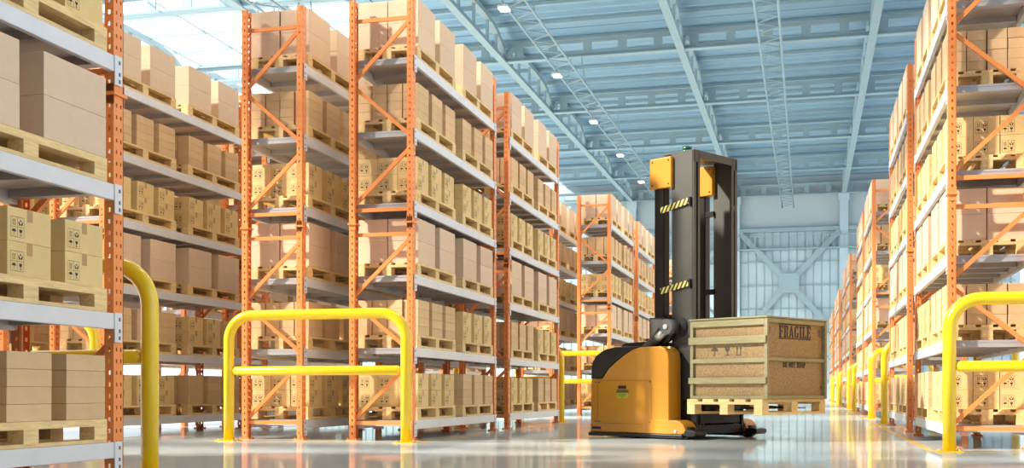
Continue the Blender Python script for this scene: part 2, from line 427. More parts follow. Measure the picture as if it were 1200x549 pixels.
# ------------------------------------------------------------------ plan all racks, pallets, cartons
RACKS = []                      # (x0, y0, rowkey, rowphrase, bayword, detailed, side)
def add(xface, side, y0, row, bay, det=True): RACKS.append((xface - DEP if side > 0 else xface, y0, row, bay, det, side))
LY = [(3.64 - .0, 'cropped'), (14.82, 'first'), (20.0, 'second'), (31.05, 'third'), (36.25, 'fourth'), (47.2, 'fifth'), (52.4, 'sixth')]
RY = [(14.29, 'first'), (19.95, 'second'), (30.6, 'third'), (35.9, 'fourth'), (46.9, 'fifth'), (52.2, 'sixth'), (63.2, 'seventh'), (68.5, 'eighth'), (79.5, 'ninth'), (84.8, 'tenth')]
for y, w in LY: add(XF, 1, y, 'tail-side row', w, y < 40)
for y, w in LY[:4]: add(XF2, 1, y, 'twin row', w, y < 26)
for y, w in LY[:4]: add(XA, 1, y, 'side-aisle row', w, y < 26)
for y, w in LY[:3]: add(XA2, 1, y, 'outermost row', w, False)
for y, w in RY: add(XR, -1, y, 'crate-side row', w, y < 40)
add(XR2, -1, RY[0][0], 'crate-side twin', 'first', False)

LOAD = [('marked', 'slim'), ('slim', 'marked'), ('large', 'large'), ('marked', 'marked'), ('slim', 'slim'), ('large', 'large')]
pallets = []; cartons = []
for x0, y0, row, bay, det, side in RACKS:
    tag = f'{row} {bay} bay'
    for k in range(6):
        z = S1 + k
        for pi, py in enumerate((y0 + .20 + PLY / 2, y0 + BL - .22 - PLY / 2)):
            xc = x0 + DEP / 2 + (.012 if side > 0 else -.012); 
            kind = LOAD[k][pi]
            pn = ('near', 'far')[pi]
            pallets.append((xc, py, z + .002, kind, tag, pn, k))
            zt = z + PHT + .003
            if kind == 'large': w, l, h, nl, ni, nj = LW, LL, (.325 if k == 5 else .305), 2, 2, 2; gi = .25; gj = .012
            elif kind == 'slim': w, l, h, nl, ni, nj = SW, SL, .12, 4, 3, 4; gi = .155; gj = .012
            else: w, l, h, nl, ni, nj = MW, ML, MHt, 2, 3, 3; gi = .15; gj = .005
            tl = ni * l + (ni - 1) * gi; tw = nj * w + (nj - 1) * gj
            for i in range(ni):
                for j in range(nj):
                    if i > 0 and j > 0: continue
                    if pi == 1 and j > 1: continue
                    cy = py - tl / 2 + l / 2 + i * (l + gi)
                    cx = xc + side * (tw / 2 - w / 2 - j * (w + gj))
                    col = 'corner column' if i == j == 0 else (f'aisle-face {ORD[i] if i else ""} column' if j == 0 else f'end-face {("", "second", "third", "fourth")[j]} column')
                    jx, jy = random.uniform(-.002, .002), random.uniform(-.012, .012)
                    for q in range(nl):
                        lay = {2: ('bottom', 'top'), 4: ('bottom', 'second', 'third', 'top')}[nl][q]
                        nm = {'large': 'large cream carton', 'slim': 'slim tan carton', 'marked': 'symbol-printed yellow carton'}[kind]
                        shelf = ORD[k]
                        lab = f'{nm}, {lay} layer, {col}, {pn} pallet, {shelf} shelf, {tag}'
                        cartons.append((cx + jx, cy + jy + random.uniform(-.003, .003), zt + q * (h + .0012), kind, h, lab, (row, bay), j, pi))
# how prominently things show: distance, pushed back for rows mostly hidden
PEN = {'tail-side row': 0, 'crate-side row': 0, 'side-aisle row': 2, 'twin row': 3, 'outermost row': 30, 'crate-side twin': 40}
def prio(x, y, z, row, bay, j=0, pi=0):
    u, v, d = px(x, y, z)
    p = d + PEN[row]
    if u < -25 or u > 1225 or v < -30: p += 400
    if row in ('twin row',) and bay not in ('first', 'cropped'): p += 60
    if row == 'side-aisle row' and bay not in ('first',): p += 25
    if bay not in ('first', 'third') and j > 0: p += 15
    return p

# ---- racks
for x0, y0, row, bay, det, side in RACKS:
    desc = {'tail-side row': "row at the truck's tail", 'twin row': "twin row behind the tail-side row", 'side-aisle row': 'row across the narrow side aisle',
            'outermost row': 'row beyond the side-aisle row', 'crate-side row': 'row that the crate end faces', 'crate-side twin': 'twin row behind the crate-side row'}[row]
    make_rack(x0, y0, f'orange rack with six loaded shelves, {bay} bay of the {desc}' if bay != 'cropped' else f'orange rack cut off by the frame edge, in the {desc}', det)

# ---- pallets
def pkey(p): return prio(p[0], p[1], p[2], p[4].rsplit(' ', 2)[0], p[4].rsplit(' ', 2)[1])
pallets.sort(key=pkey)
CONT = {'large': 'large cream', 'slim': 'slim tan', 'marked': 'symbol-printed'}
stuffp = []
for n, (x, y, z, kind, tag, pn, k) in enumerate(pallets):
    if n >= 288: stuffp.append((x, y, z)); continue
    lab = f'wooden pallet under {CONT[kind]} cartons, {pn} end, {ORD[k]} shelf, {tag}'
    t = thing('wooden_pallet', lab, 'pallet', (x, y, z), 0, 'wooden pallets on the rack shelves') if n < 60 else ob('wooden_pallet', P_ALL, None, (x, y, z), 0, label=lab, category='pallet', group='wooden pallets on the rack shelves')
    if n < 60:
        ob('deck_boards', P_DECK, t)
        for (a, b) in PPOS: ob('block', P_BLK, t, (a, b, 0))
        for a in sorted({q[0] for q in PPOS}): ob('runner_board', P_RUN, t, (a, 0, 0))
def mass(name, items, mats, label, cat):
    bm = bmesh.new()
    for me, off in items:
        n0 = len(bm.verts); bm.from_mesh(me); bm.verts.ensure_lookup_table()
        for v in bm.verts[n0:]: v.co += Vector(off) * SC
    me = bpy.data.meshes.new(name); bm.to_mesh(me); bm.free()
    for k in mats: me.materials.append(k)
    return ob(name, me, None, kind='stuff', label=label, category=cat)
def lowpoly_pallet():
    m = MB(); h = PHT; t = h * .15
    m.box(-PLX / 2, -PLY / 2, h - 2 * t, PLX / 2, PLY / 2, h)
    for x in (-PLX / 2, -.065, PLX / 2 - .13):
        m.box(x, -PLY / 2, 0, x + .13, PLY / 2, t)
        for y in (-PLY / 2, -.08, PLY / 2 - .16): m.box(x, y, t, x + .13, y + .16, h - 2 * t)
    return m.mesh('far_pallet', M['pallet'])
LPP = lowpoly_pallet()
mass('distant_pallets', [(LPP, p) for p in stuffp], [M['pallet']], 'many small wooden pallets under the loads of the most distant racks', 'pallets')

# ---- cartons
GRP = {'large': 'large cream cartons', 'slim': 'slim tan cartons', 'marked': 'cartons printed with handling symbols'}
for kind in ('large', 'slim', 'marked'):
    cs_ = [c for c in cartons if c[3] == kind]
    cs_.sort(key=lambda c: prio(c[0], c[1], c[2], c[6][0], c[6][1], c[7], c[8]))
    far = []
    seen = set()
    for n, (x, y, z, kd, h, lab, rb, j, pi) in enumerate(cs_):
        me = CM[(kd, h)]
        if n >= 296: far.append((me, (x, y, z))); continue
        lab = ' '.join(lab.replace(',', ' ,').split()).replace(' ,', ',')
        nm = {'large': 'large_carton', 'slim': 'slim_carton', 'marked': 'marked_carton'}[kd]
        o = ob(nm, me, None, (x, y, z), 0, label=lab, category='carton', group=GRP[kind])
        if kd == 'marked':
            sd = -1 if rb[0].startswith('crate') else 1; ob('symbol_print', PRINT['end'], o); ob('symbol_print', PRINT[sd], o); ob('packing_tape', TAPE[sd], o)
    mass({'large': 'distant_large_cartons', 'slim': 'distant_slim_cartons', 'marked': 'distant_marked_cartons'}[kind], far, [M[kind]],
         {'large': 'large cream cartons massed on the more distant racks', 'slim': 'slim tan cartons massed on the more distant racks', 'marked': 'yellow cartons massed on the more distant racks'}[kind], 'cartons')
    if kind == 'marked':
        mass('distant_handling_symbols', [(PRINT[f], p) for _, p in far if px(*p)[2] < 45 for f in ('end', 1 if p[0] < 0 else -1)], [M['ink']], 'tiny black handling symbols printed on the distant yellow cartons', 'prints')

# ------------------------------------------------------------------ barriers
def barrier(xa, xb, y, label):
    t = thing('safety_barrier', label, 'barrier', ((xa + xb) / 2, y, 0), 0, 'yellow hoop barriers at rack ends')
    w = (xb - xa) / 2; ht = 1.71; r = .34
    pts = [(-w, 0, .0), (-w, 0, ht - r)] + [(-w + r - r * math.cos(a), 0, ht - r + r * math.sin(a)) for a in [PI / 2 * k / 10 for k in range(1, 11)]]
    pts += [(-p[0], 0, p[2]) for p in pts[::-1]]
    MB().tube(pts, .072, 20).build('hoop', M['yellow'], t)
    MB().tube([(-w + .06, 0, .955), (-w + .11, 0, .955), (w - .11, 0, .955), (w - .06, 0, .955)], [.03, .064, .064, .03], 16).build('middle_rail', M['yellow'], t)
    for sx in (-1, 1):
        m = MB().box(-.14, -.13, 0, .14, .13, .012, bev=.003)
        for a in (-.1, .1):
            for b in (-.09, .09): m.tube([(a, b, .01), (a, b, .026)], .014, 6)
        m.build('foot_plate', M['yellow'], t, loc=(sx * w, 0, 0))
    return t
barrier(-7.66, -5.10, 14.25, 'large yellow hoop barrier guarding the first bay end of the tail-side racks')
barrier(-7.72, -5.20, 8.35, 'yellow hoop barrier touching the far end of the cropped rack')
barrier(-12.35, -9.78, 14.3, 'yellow hoop barrier half hidden behind the cropped rack post')
barrier(-7.7, -5.28, 24.9, "yellow hoop barrier at the second bay's far end, behind the truck's tail")
barrier(-7.7, -5.2, 30.5, 'yellow hoop barrier guarding the third bay end, behind the truck')
barrier(1.535, 4.05, 13.66, 'large yellow hoop barrier guarding the sunlit end of the crate-side row')
RB = [(24.9, 'second bay far end'), (30.1, 'third bay near end'), (41.0, 'fourth bay far end'), (46.2, 'fifth bay near end'), (57.4, 'sixth bay far end'), (62.5, 'seventh bay near end'), (73.7, 'eighth bay far end'), (78.8, 'ninth bay near end')]
for y, w in RB: barrier(1.54, 4.05, y, f'yellow hoop barrier at the {w} of the crate-side row')

# ------------------------------------------------------------------ reach truck
P0 = (-3.16, 17.0); RZ = -31 * PI / 180
tr = thing('reach_truck', 'amber electric reach truck with tall dark mast carrying a wooden crate', 'forklift', (*P0, 0), RZ)
Z1 = 1.32
curve = [(.02, .86), (.235, .87), (.36, 1.02), (.52, 1.13), (.665, 1.215), (.81, 1.285), (.95, 1.32)]
# main body: yellow lower part
side = [(0, .075), (1.474, .075), (1.474, 1.12), (1.455, 1.22), (1.40, 1.29), (1.33, Z1), (.95, Z1)] + curve[::-1][1:]
m = MB().prism(side, 'y', 0, .29, bev=.018); m.prism(side, 'y', 1.48, 1.77, bev=.018)
m.prism([(.004, .08), (1.05, .08), (1.05, Z1 - .004), (.95, Z1 - .004)] + [(a + .004, b - .004) for a, b in curve[::-1][1:]], 'y', .27, 1.50)
m.build('body_shell', M['truck'], tr)
hood = [(.02, .865), (.022, 1.0), (.05, 1.12), (.11, 1.20), (.2, 1.26), (.32, 1.305), (.5, 1.33), (.95, 1.33)] + [(a - .0, b + .006) for a, b in curve[::-1][1:-1]]
m = MB().prism(hood, 'y', -.004, 1.774, bev=.012); m.build('hood', M['black'], tr)
m = MB().prism([(.30, 1.32), (.32, 1.38), (.38, 1.405), (.95, 1.42), (1.0, 1.40), (1.0, 1.32)], 'y', .35, 1.55, bev=.02); m.build('operator_console', M['black'], tr)
m = MB().tube([(.62, .62, 1.41), (.62, .62, 1.44)], .045, 14); m.tube([(.62, .62, 1.44), (.62, .62, 1.47)], [.055, .045], 14); m.build('emergency_button', M['red'], tr)
# legs
leg = [(1.0, .075), (1.755, .075), (1.77, .13), (1.74, .20), (1.68, .25), (1.60, .272), (1.0, .272)]
for wy in ((-.005, .27), (1.50, 1.775)):
    MB().prism(leg, 'y', wy[0], wy[1], bev=.012).build('straddle_leg', M['truck'], tr)
# bumper skirt
m = MB().box(-.03, -.015, .018, 1.72, .29, .072, bev=.012); m.box(-.03, .29, .018, .10, 1.48, .072, bev=.012); m.box(-.03, 1.48, .018, 1.72, 1.785, .072, bev=.012)
m.build('bumper_skirt', M['black'], tr)
for wy in (.135, 1.64):
    m = MB().prism([(1.66, .06), (1.90, .045), (1.935, .075), (1.93, .12), (1.88, .14), (1.76, .135), (1.70, .10)], 'y', wy - .14, wy + .14, bev=.012)
    m.build('toe_guard', M['black'], tr)
    m = MB().tube([(1.70, wy - .09, .095), (1.70, wy + .09, .095)], .095, 24); m.tube([(1.70, wy - .095, .095), (1.70, wy + .095, .095)], .03, 12)
    m.build('load_wheel', M['rubber'], tr)
for q in (.45, ):
    m = MB().tube([(.80, .10, .065), (.80, .22, .065)], .065, 20); m.build('drive_wheel', M['rubber'], tr)
    m = MB().tube([(.35, 1.5, .065), (.35, 1.62, .065)], .065, 20); m.build('drive_wheel', M['rubber'], tr)
# access panel
m = MB()
a0, a1, b0, b1 = .15, 1.165, .205, .84
for (x0, z0, x1, z1) in ((a0, b0, a1, b0 + .004), (a0, b1 - .004, a1, b1), (a0, b0, a0 + .004, b1), (a1 - .004, b0, a1, b1)): m.box(x0, -.0025, z0, x1, .0, z1, mi=1)
for (x, z) in ((.115, .815), (.185, .815), (1.14, .815), (.115, .235), (.185, .235), (1.14, .235)): m.tube([(x, -.006, z), (x, .002, z)], .014, 10, mi=1)
m.build('access_panel', [M['truck'], mat('panel_gap', (.22, .095, .01), .6)], tr)
MB().box(.55, -.004, .716, .70, .002, .762).build('vent_slot', M['black'], tr)
MB().box(.04, -.006, .115, .21, .002, .155).build('reflector_slot', M['black'], tr)
MB().tube([(1.60, -.02, .115), (1.60, -.004, .115)], .022, 12).build('axle_bolt', M['chrome'], tr)
# warning label: sticker with printed lines
lab = MB().box(.53, -.003, .575, .735, -.0005, .655).build('warning_label', M['sticker'], tr, label='yellow-green warning sticker with small print')
m = MB()
m.box(.515, -.0035, .655, .745, -.0006, .705); m.build('label_header', mat('olive_print', (.20, .14, .02), .5), lab)
m = MB()
for (a, b, c, d) in ((.555, .628, .705, .636), (.555, .612, .70, .618), (.60, .59, .65, .598)): m.box(a, -.0045, b, c, -.003, d)
# small block letters in the header
xx = .535
for gl in ('I', 'C', 'Z', 'N', 'C', 'O'):
    w_ = .022
    R = {'I': [(0, 0, .3, 1)], 'C': [(0, 0, .3, 1), (0, .8, 1, 1), (0, 0, 1, .2)], 'Z': [(0, .8, 1, 1), (0, 0, 1, .2), (.35, .2, .65, .8)], 'N': [(0, 0, .25, 1), (.75, 0, 1, 1), (.25, .4, .75, .7)], 'O': [(0, 0, .25, 1), (.75, 0, 1, 1), (.25, .8, .75, 1), (.25, 0, .75, .2)]}[gl]
    for (a, b, c, d) in R: m.box(xx + a * w_, -.0046, .665 + b * .03, xx + c * w_, -.0036, .665 + d * .03)
    xx += .033
m.build('label_print', M['ink'], lab)

# mast: two side plates, front posts with slots, top cap, rear frame
WA, WB = .35, 1.42; TA, TB = 1.26, 1.65; ZT = 4.115
for w0, w1 in ((WA, WA + .045), (WB - .045, WB)):
    MB().box(TA, w0, .10, TB, w1, ZT, bev=.004).build('mast_side_plate', M['mast'], tr)
for s_, w0 in ((1, WA), (-1, WB)):
    m = MB()
    a, b = (w0, w0 + s_ * .145)
    lo, hi = min(a, b), max(a, b)
    inner = hi if s_ > 0 else lo
    # front face with a long slot
    m.box(TB - .03, lo if s_ > 0 else hi - .055, .1, TB + .004, (lo + .055) if s_ > 0 else hi, ZT)
    m.box(TB - .03, hi - .05 if s_ > 0 else lo, .1, TB + .004, hi if s_ > 0 else lo + .05, ZT)
    m.box(TB - .03, lo, ZT - .16, TB + .004, hi, ZT)
    m.build('mast_front_post', M['mast'], tr)
    if s_ > 0: MB().box(TB - .09, lo + .05, .1, TB - .035, hi - .045, ZT - .1).build('roller_channel', M['mastin'], tr)
    c = w0 + s_ * .17
    if s_ > 0: MB().box(TA + .10, min(c, c + s_ * .05), .1, TB - .06, max(c, c + s_ * .05), ZT - .1).build('inner_mast_rail', M['mastin'], tr)
MB().box(TA - .16, WA, ZT - .012, TB + .006, WB, ZT + .01, bev=.004).build('mast_top_plate', M['mast'], tr)
MB().box(TB - .06, WA + .14, ZT - .10, TB + .004, WB - .14, ZT - .01).build('mast_crossbar', M['mast'], tr)
# rear lift columns with amber caps
for w0, far in ((.30, 0), (1.30, 1)):
    m = MB().box(.955, w0 + .03, .9, 1.135, w0 + .17, 3.7, bev=.02); m.build('lift_column', M['mastin'], tr)
    m = MB().box(.90, w0 - .005, 3.625, 1.29, w0 + .205, 4.07, bev=.012)
    cap = m.build('column_cap', M['truck'], tr)
    m = MB()
    for (x, z) in ((.95, 3.68), (1.24, 3.68), (.95, 4.02), (1.24, 4.02)): m.tube([(x, w0 - .012, z), (x, w0 - .002, z)], .012, 8)
    m.build('cap_screw', M['mastin'], cap)
for zc in (3.35, 2.178, 1.75):
    if zc > 2:
        m = MB().bar((1.08, .325, zc - .045), (1.575, .325, zc + .045 - .0), .02, .085, (0, 0, 1)); m.build('hazard_bar', M['hazard'], tr)
        m = MB().box(1.585, .318, zc - .03, 1.61, .349, zc + .10); m.build('hazard_bar_bracket', M['mastin'], tr)
    m = MB()
    m.box(TA - .22, WA + .02, zc - .04, TA + .02, WA + .08, zc + .04); m.box(TA - .22, WB - .08, zc - .04, TA + .02, WB - .02, zc + .04)
    m.build('mast_tie', M['mastin'], tr)
m = MB().box(TA + .02, WA + .2, .12, TA + .08, WB - .2, 1.3, bev=.01); m.build('mast_lower_plate', M['mastin'], tr)
m = MB().tube([(1.42, .50, ZT + .01), (1.42, .50, ZT + .04)], .085, 20); m.tube([(1.42, .50, ZT + .04), (1.42, .50, ZT + .10)], [.075, .07], 20); m.build('beacon', M['beacon'], tr)
# mast foot, carriage and forks
m = MB().box(1.10, .32, .07, 1.72, 1.45, .20, bev=.01); m.box(1.50, .30, .1, 1.73, .345, .55); m.box(1.50, 1.425, .1, 1.73, 1.47, .55); m.build('mast_foot', M['mastin'], tr)
for w in (.42, .50, 1.27, 1.35): MB().tube([(1.70, w, .10), (1.70, w, .56)], .022, 12).build('guide_rod', M['midgrey'], tr)
m = MB().box(1.655, .40, .22, 1.73, 1.37, .56, bev=.005); m.box(1.665, .45, 0.60, 1.715, 1.32, 1.05); m.build('fork_carriage', M['mastin'], tr)
for w in (.50, 1.26): 
    m = MB().prism([(1.70, .415), (2.85, .440), (2.85, .450), (1.70, .495)], 'y', w - .075, w + .075); m.box(1.69, w - .075, .415, 1.735, w + .075, .95); m.build('fork', M['mastin'], tr)
# tilt linkage
m = MB().tube([(1.335, .11, 1.60), (1.335, .30, 1.60)], .112, 32); m.build('pivot_disc', M['midgrey'], tr)
m = MB().tube([(1.335, .090, 1.60), (1.335, .112, 1.60)], .036, 16); m.build('pivot_bolt', M['chrome'], tr)
m = MB().prism([(1.30, 1.66), (1.26, 1.60), (1.12, 1.41), (.93, 1.30), (1.02, 1.27), (1.30, 1.40), (1.42, 1.53), (1.43, 1.66)], 'y', .22, .29, bev=.01); m.build('linkage_arm', M['black'], tr)
m = MB().tube([(1.29, .17, 1.55), (1.12, .15, 1.42)], .058, 18); m.build('cylinder_rod', M['chrome'], tr)
m = MB().tube([(1.145, .15, 1.44), (1.12, .148, 1.42), (1.115, .147, 1.415), (1.0, .14, 1.34), (.87, .13, 1.27)], [.07, .076, .066, .062, .04], 20); m.build('cylinder_boot', mat('dark_rubber_boot', (.05, .05, .05), .45), tr)
# hoses
m = MB()
for k in range(5):
    r = .055 + .017 * k
    m.tube([(1.44 + r * .75 * math.sin(a), .30 + .01 * k, 1.60 + r * math.cos(a) * 1.1) for a in [PI * q / 12 for q in range(13)]], .011, 8)
pass
m.build('hydraulic_hoses', M['rubber'], tr)
# mirror panel
mf = [(.955, 1.75), (1.262, 1.735), (1.235, 1.69), (.985, 1.39), (.955, 1.42)]
m = MB().prism(mf, 'y', .22, .245, bev=.004); mo = m.build('mirror_frame', M['black'], tr)
mi_ = [(.978, 1.728), (1.222, 1.716), (1.21, 1.695), (.985, 1.425)]
MB().prism(mi_, 'y', .214, .22).build('mirror_glass', M['smoked'], mo)
MB().tube([(1.0, .24, 1.42), (1.05, .26, 1.33)], .015, 10).build('mirror_stem', M['black'], mo)

# ------------------------------------------------------------------ crate and its pallet
def local(t, w):
    return (P0[0] + math.cos(RZ) * t - math.sin(RZ) * w, P0[1] + math.sin(RZ) * t + math.cos(RZ) * w)
ct, cw = (1.752 + 3.01) / 2, (.115 + 1.635) / 2
L_, W_, Hc = 1.258, 1.52, 1.09
pc = local(2.352, .875)
bp = thing('wooden_pallet', "wooden pallet on the truck's forks under the lettered crate", 'pallet', (pc[0], pc[1], .362), RZ)
d, b_, r_, pos = pallet_parts(1.225, 1.60, .208, g=.08)
d.build('deck_boards', M['pallet'], bp); bmh = b_.mesh('block', M['pallet']); rmh = r_.mesh('runner_board', M['pallet'])
for (a, b) in pos: ob('block', bmh, bp, (a, b, 0))
for a in sorted({q[0] for q in pos}): ob('runner_board', rmh, bp, (a, 0, 0))
cc = local(ct, cw)
cr = thing('wooden_crate', 'wooden crate with strand-board panels and stencilled black lettering, on the truck forks', 'crate', (cc[0], cc[1], .571), RZ)
l2, w2 = L_ / 2, W_ / 2; t = .05
MB().box(-l2 + t, -w2 + t, .03, l2 - t, w2 - t, Hc - .03).build('board_panels', M['osb'], cr)
def batt(*a, **k): MB().box(*a, bev=.004).build('batten', M['cratewood'], cr)
# near side (-y) and far side
for sy in (-1, 1):
    def yb(d0, d1): 
        a, b = sy * (w2 - d0), sy * (w2 - d1); return min(a, b), max(a, b)
    y0, y1 = yb(0.012, t + .002)
    for a, b in ((-l2, -l2 + .05), (l2 - .05, l2)): batt(a, y0, 0, b, y1, Hc)
    for zt, zb in ((.0, .095), (.535, .595), (1.045, 1.09)): batt(-l2 + .05, y0, Hc - zb, l2 - .05, y1, Hc - zt)
    y0, y1 = yb(-.014, .012)
    for zt, zb in ((.235, .335), (.795, .880)): batt(-l2 - .012, y0, Hc - zb, l2 - .012, y1, Hc - zt)
for sx in (-1, 1):
    def xb(d0, d1):
        a, b = sx * (l2 - d0), sx * (l2 - d1); return min(a, b), max(a, b)
    x0, x1 = xb(.004, t + .002)
    if sx > 0:
        batt(x0, -w2 + .052, Hc - .062, x1, w2 - .052, Hc - .004); batt(x0, -w2 + .052, Hc - .575, x1, w2 - .052, Hc - .53); batt(x0, -w2 + .052, 0.0, x1, w2 - .052, .05)
        xn, xm = xb(-.006, .004)
        batt(xn, w2 - .045, 0, xm, w2, Hc)
    else: batt(x0, -w2 + .052, Hc - .07, x1, w2 - .052, Hc); batt(x0, -w2 + .052, 0, x1, w2 - .052, .06)
MB().box(-l2 - .008, -w2 - .008, Hc, l2 + .008, w2 + .008, Hc + .022, bev=.004).build('lid', M['cratewood'], cr)
# lettering: rectangles of a condensed slab serif stencil, unit cell 0..1 high, width .6
G = {
 'F': (.58, [(.08, 0, .26, 1), (0, 0, .36, .10), (0, .90, .56, 1), (.50, .74, .56, .94), (.30, .47, .44, .53), (.40, .38, .46, .62)]),
 'R': (.66, [(.08, 0, .25, 1), (0, 0, .34, .10), (0, .90, .40, 1), (.30, .90, .48, 1), (.44, .58, .60, .95), (.30, .48, .52, .54), (.42, .10, .57, .48), (.53, 0, .66, .09)]),
 'A': (.68, None), 
 'G': (.66, [(.04, .14, .22, .86), (.12, .05, .30, .14), (.12, .86, .30, .95), (.26, 0, .46, .10), (.26, .90, .48, 1), (.46, .80, .56, .92), (.54, .70, .58, 1), (.44, .06, .58, .40), (.36, .38, .66, .44)]),
 'I': (.36, [(.09, 0, .27, 1), (0, 0, .36, .10), (0, .90, .36, 1)]),
 'L': (.56, [(.08, 0, .26, 1), (0, .90, .36, 1), (0, 0, .54, .10), (.48, .06, .54, .28)]),
 'E': (.58, [(.08, 0, .26, 1), (0, 0, .56, .10), (0, .90, .56, 1), (.50, .06, .56, .26), (.50, .74, .56, .94), (.30, .47, .42, .53), (.40, .38, .46, .62)]),
 'D': (.62, [(.06, 0, .24, 1), (0, 0, .42, .11), (0, .89, .42, 1), (.38, .12, .58, .88), (.36, .05, .50, .14), (.36, .86, .50, .95)]),
 'O': (.62, [(.03, .14, .23, .86), (.39, .14, .59, .86), (.12, .04, .26, .15), (.36, .04, .50, .15), (.12, .85, .26, .96), (.36, .85, .50, .96), (.24, 0, .38, .11), (.24, .89, .38, 1)]),
 'N': (.66, [(.04, 0, .18, 1), (.48, 0, .62, 1), (.18, .6, .30, .95), (.26, .35, .40, .7), (.36, .05, .48, .42)]),
 'T': (.58, [(.20, 0, .38, 1), (0, .91, .58, 1), (0, .72, .06, .92), (.52, .72, .58, .92), (.12, 0, .46, .10)]),
 'P': (.60, [(.06, 0, .24, 1), (0, 0, .34, .10), (0, .89, .42, 1), (.38, .56, .56, .90), (.26, .46, .46, .55)])}
def text(m, P, s, u0, v0, hgt, total):
    ws = [(G[c][0] if c != ' ' else .34) for c in s]; gap = .09
    raw = sum(ws) + gap * (len(s) - 1); k = total / raw; u = u0
    for c, w in zip(s, ws):
        if c == 'A':
            for ps in ([(-.02, 0), (.17, 0), (.38, .9), (.31, 1)], [(.43, 0), (.69, 0), (.42, 1), (.29, 1)], [(.14, .27), (.50, .27), (.49, .33), (.16, .33)], [(-.02, 0), (.22, 0), (.22, .05), (-.02, .05)], [(.40, 0), (.70, 0), (.70, .05), (.40, .05)]):
                m.poly([P(u + a * k, v0 + b * hgt) for a, b in ps])
        elif c != ' ':
            for a, b, cc_, d in [(q[0] - .025, q[1], q[2] + .03, q[3]) for q in G[c][1]]: m.poly([P(u + a * k, v0 + b * hgt), P(u + cc_ * k, v0 + b * hgt), P(u + cc_ * k, v0 + d * hgt), P(u + a * k, v0 + d * hgt)])
        u += (w + gap) * k
xf = l2 - t + .0025
Pf = lambda u, v: (xf, -w2 + u, v)
m = MB()
text(m, Pf, 'FRAGILE', .37, .838, .164, .80)
for v in (1.010, .818): m.poly([Pf(.36, v), Pf(1.18, v), Pf(1.18, v + .014), Pf(.36, v + .014)])
text(m, Pf, 'DO NOT DROP', .46, .43, .075, .58)
sym(m, Pf, 'up', .055, .87, .13); sym(m, Pf, 'up', 1.33, .87, .13)
for a, b, c, d in ((.06, .865, .125, .871), (.06, .865, .066, .99), (1.40, .865, 1.47, .871), (1.464, .865, 1.47, .99)): m.poly([Pf(a, b), Pf(c, b), Pf(c, d), Pf(a, d)])
sym(m, Pf, 'glass', .05, .12, .07); sym(m, Pf, 'glass', 1.40, .12, .07)
m.build('stencil_lettering', M['ink'], cr)
ys = -w2 + t - .0025
Ps = lambda u, v: (-l2 + u, ys, v)
m = MB(); sym(m, Ps, 'umbrella', .31, .575, .16); sym(m, Ps, 'glass', .52, .575, .16); sym(m, Ps, 'up', .70, .575, .17)
m.build('stencil_symbols', mat('faded_print', (.07, .055, .04), .7), cr)

# ------------------------------------------------------------------ floor, markings
def struct(name, mb, m_): return mb.build(name, m_, None, kind='structure')
struct('floor', MB().box(-45, -14, -.2, 16, 98.6, 0), M['floor'])
m = MB()
def fl(x0, y0, x1, y1): m.box(x0, y0, .0005, x1, y1, .0022)
for y0, y1 in ((13.62, 25.0), (30.0, 41.1), (46.1, 57.5), (62.4, 73.8), (78.7, 89.6)):
    fl(1.32, y0, 1.40, y1); fl(1.40, y0, 4.4, y0 + .06)
for y0, y1 in ((-3, 8.45), (14.16, 25.0), (30.3, 41.1), (46.3, 57.5)):
    fl(-4.98, y0, -4.92, y1); fl(-7.95, y0, -4.98, y0 + .05); fl(-7.95, y1, -4.98, y1 + .05)
    fl(-9.72, y0, -9.66, y1)
struct('floor_marking', m, M['line'])

# ------------------------------------------------------------------ roof
YB = [98.1 - 10.73 * k for k in range(11)]; ZB = 17.0; XL, XRr = -45, 16; XS = -14.6
ZD = 18.6
def roof_sheet(x0, x1, name, m_, ys=-14., ye=98.6):
    m = MB(); y = ys
    prof = []
    while y < ye - 1:
        prof += [(y, ZD), (y + .70, ZD), (y + .74, ZD + .035), (y + .84, ZD + .035)]; y += .88
    prof.append((ye, ZD))
    vs = [[m.bm.verts.new((x, y, z)) for y, z in prof] for x in (x0, x1)]
    for i in range(len(prof) - 1): m.bm.faces.new([vs[0][i], vs[0][i + 1], vs[1][i + 1], vs[1][i]])
    return m.build(name, m_, None, kind='structure')
roof_sheet(XS, XRr, 'ceiling', M['roof']); roof_sheet(XS - 5.9, XS - .001, 'ceiling_side', M['roof'], 30.); roof_sheet(XL, XS - .001, 'ceiling_rear', M['roof'], -14., -3.)  # rear sheet is out of view, kept solid to hold back sky light
m = MB(); m.quad((XL, -3, ZD), (XS - 5.9, -3, ZD), (XS - 5.9, 98.6, ZD), (XL, 98.6, ZD)); m.quad((XS - 5.9, -3, ZD), (XS, -3, ZD), (XS, 30, ZD), (XS - 5.9, 30, ZD)); struct('window_roof_light', m, M['sky'])  # smaller pane is out of view, opened to let sun reach the racks
m = MB(); y = -13.
while y < 98: m.box(XL, y - .05, ZD - .17, XRr, y + .05, ZD - .01); y += 2.683
x = XL
while x < XS: m.box(x - .04, -14, ZD - .05, x + .04, 98.6, ZD - .01); x += 3.2
struct('ceiling_purlins', m, M['truss'])
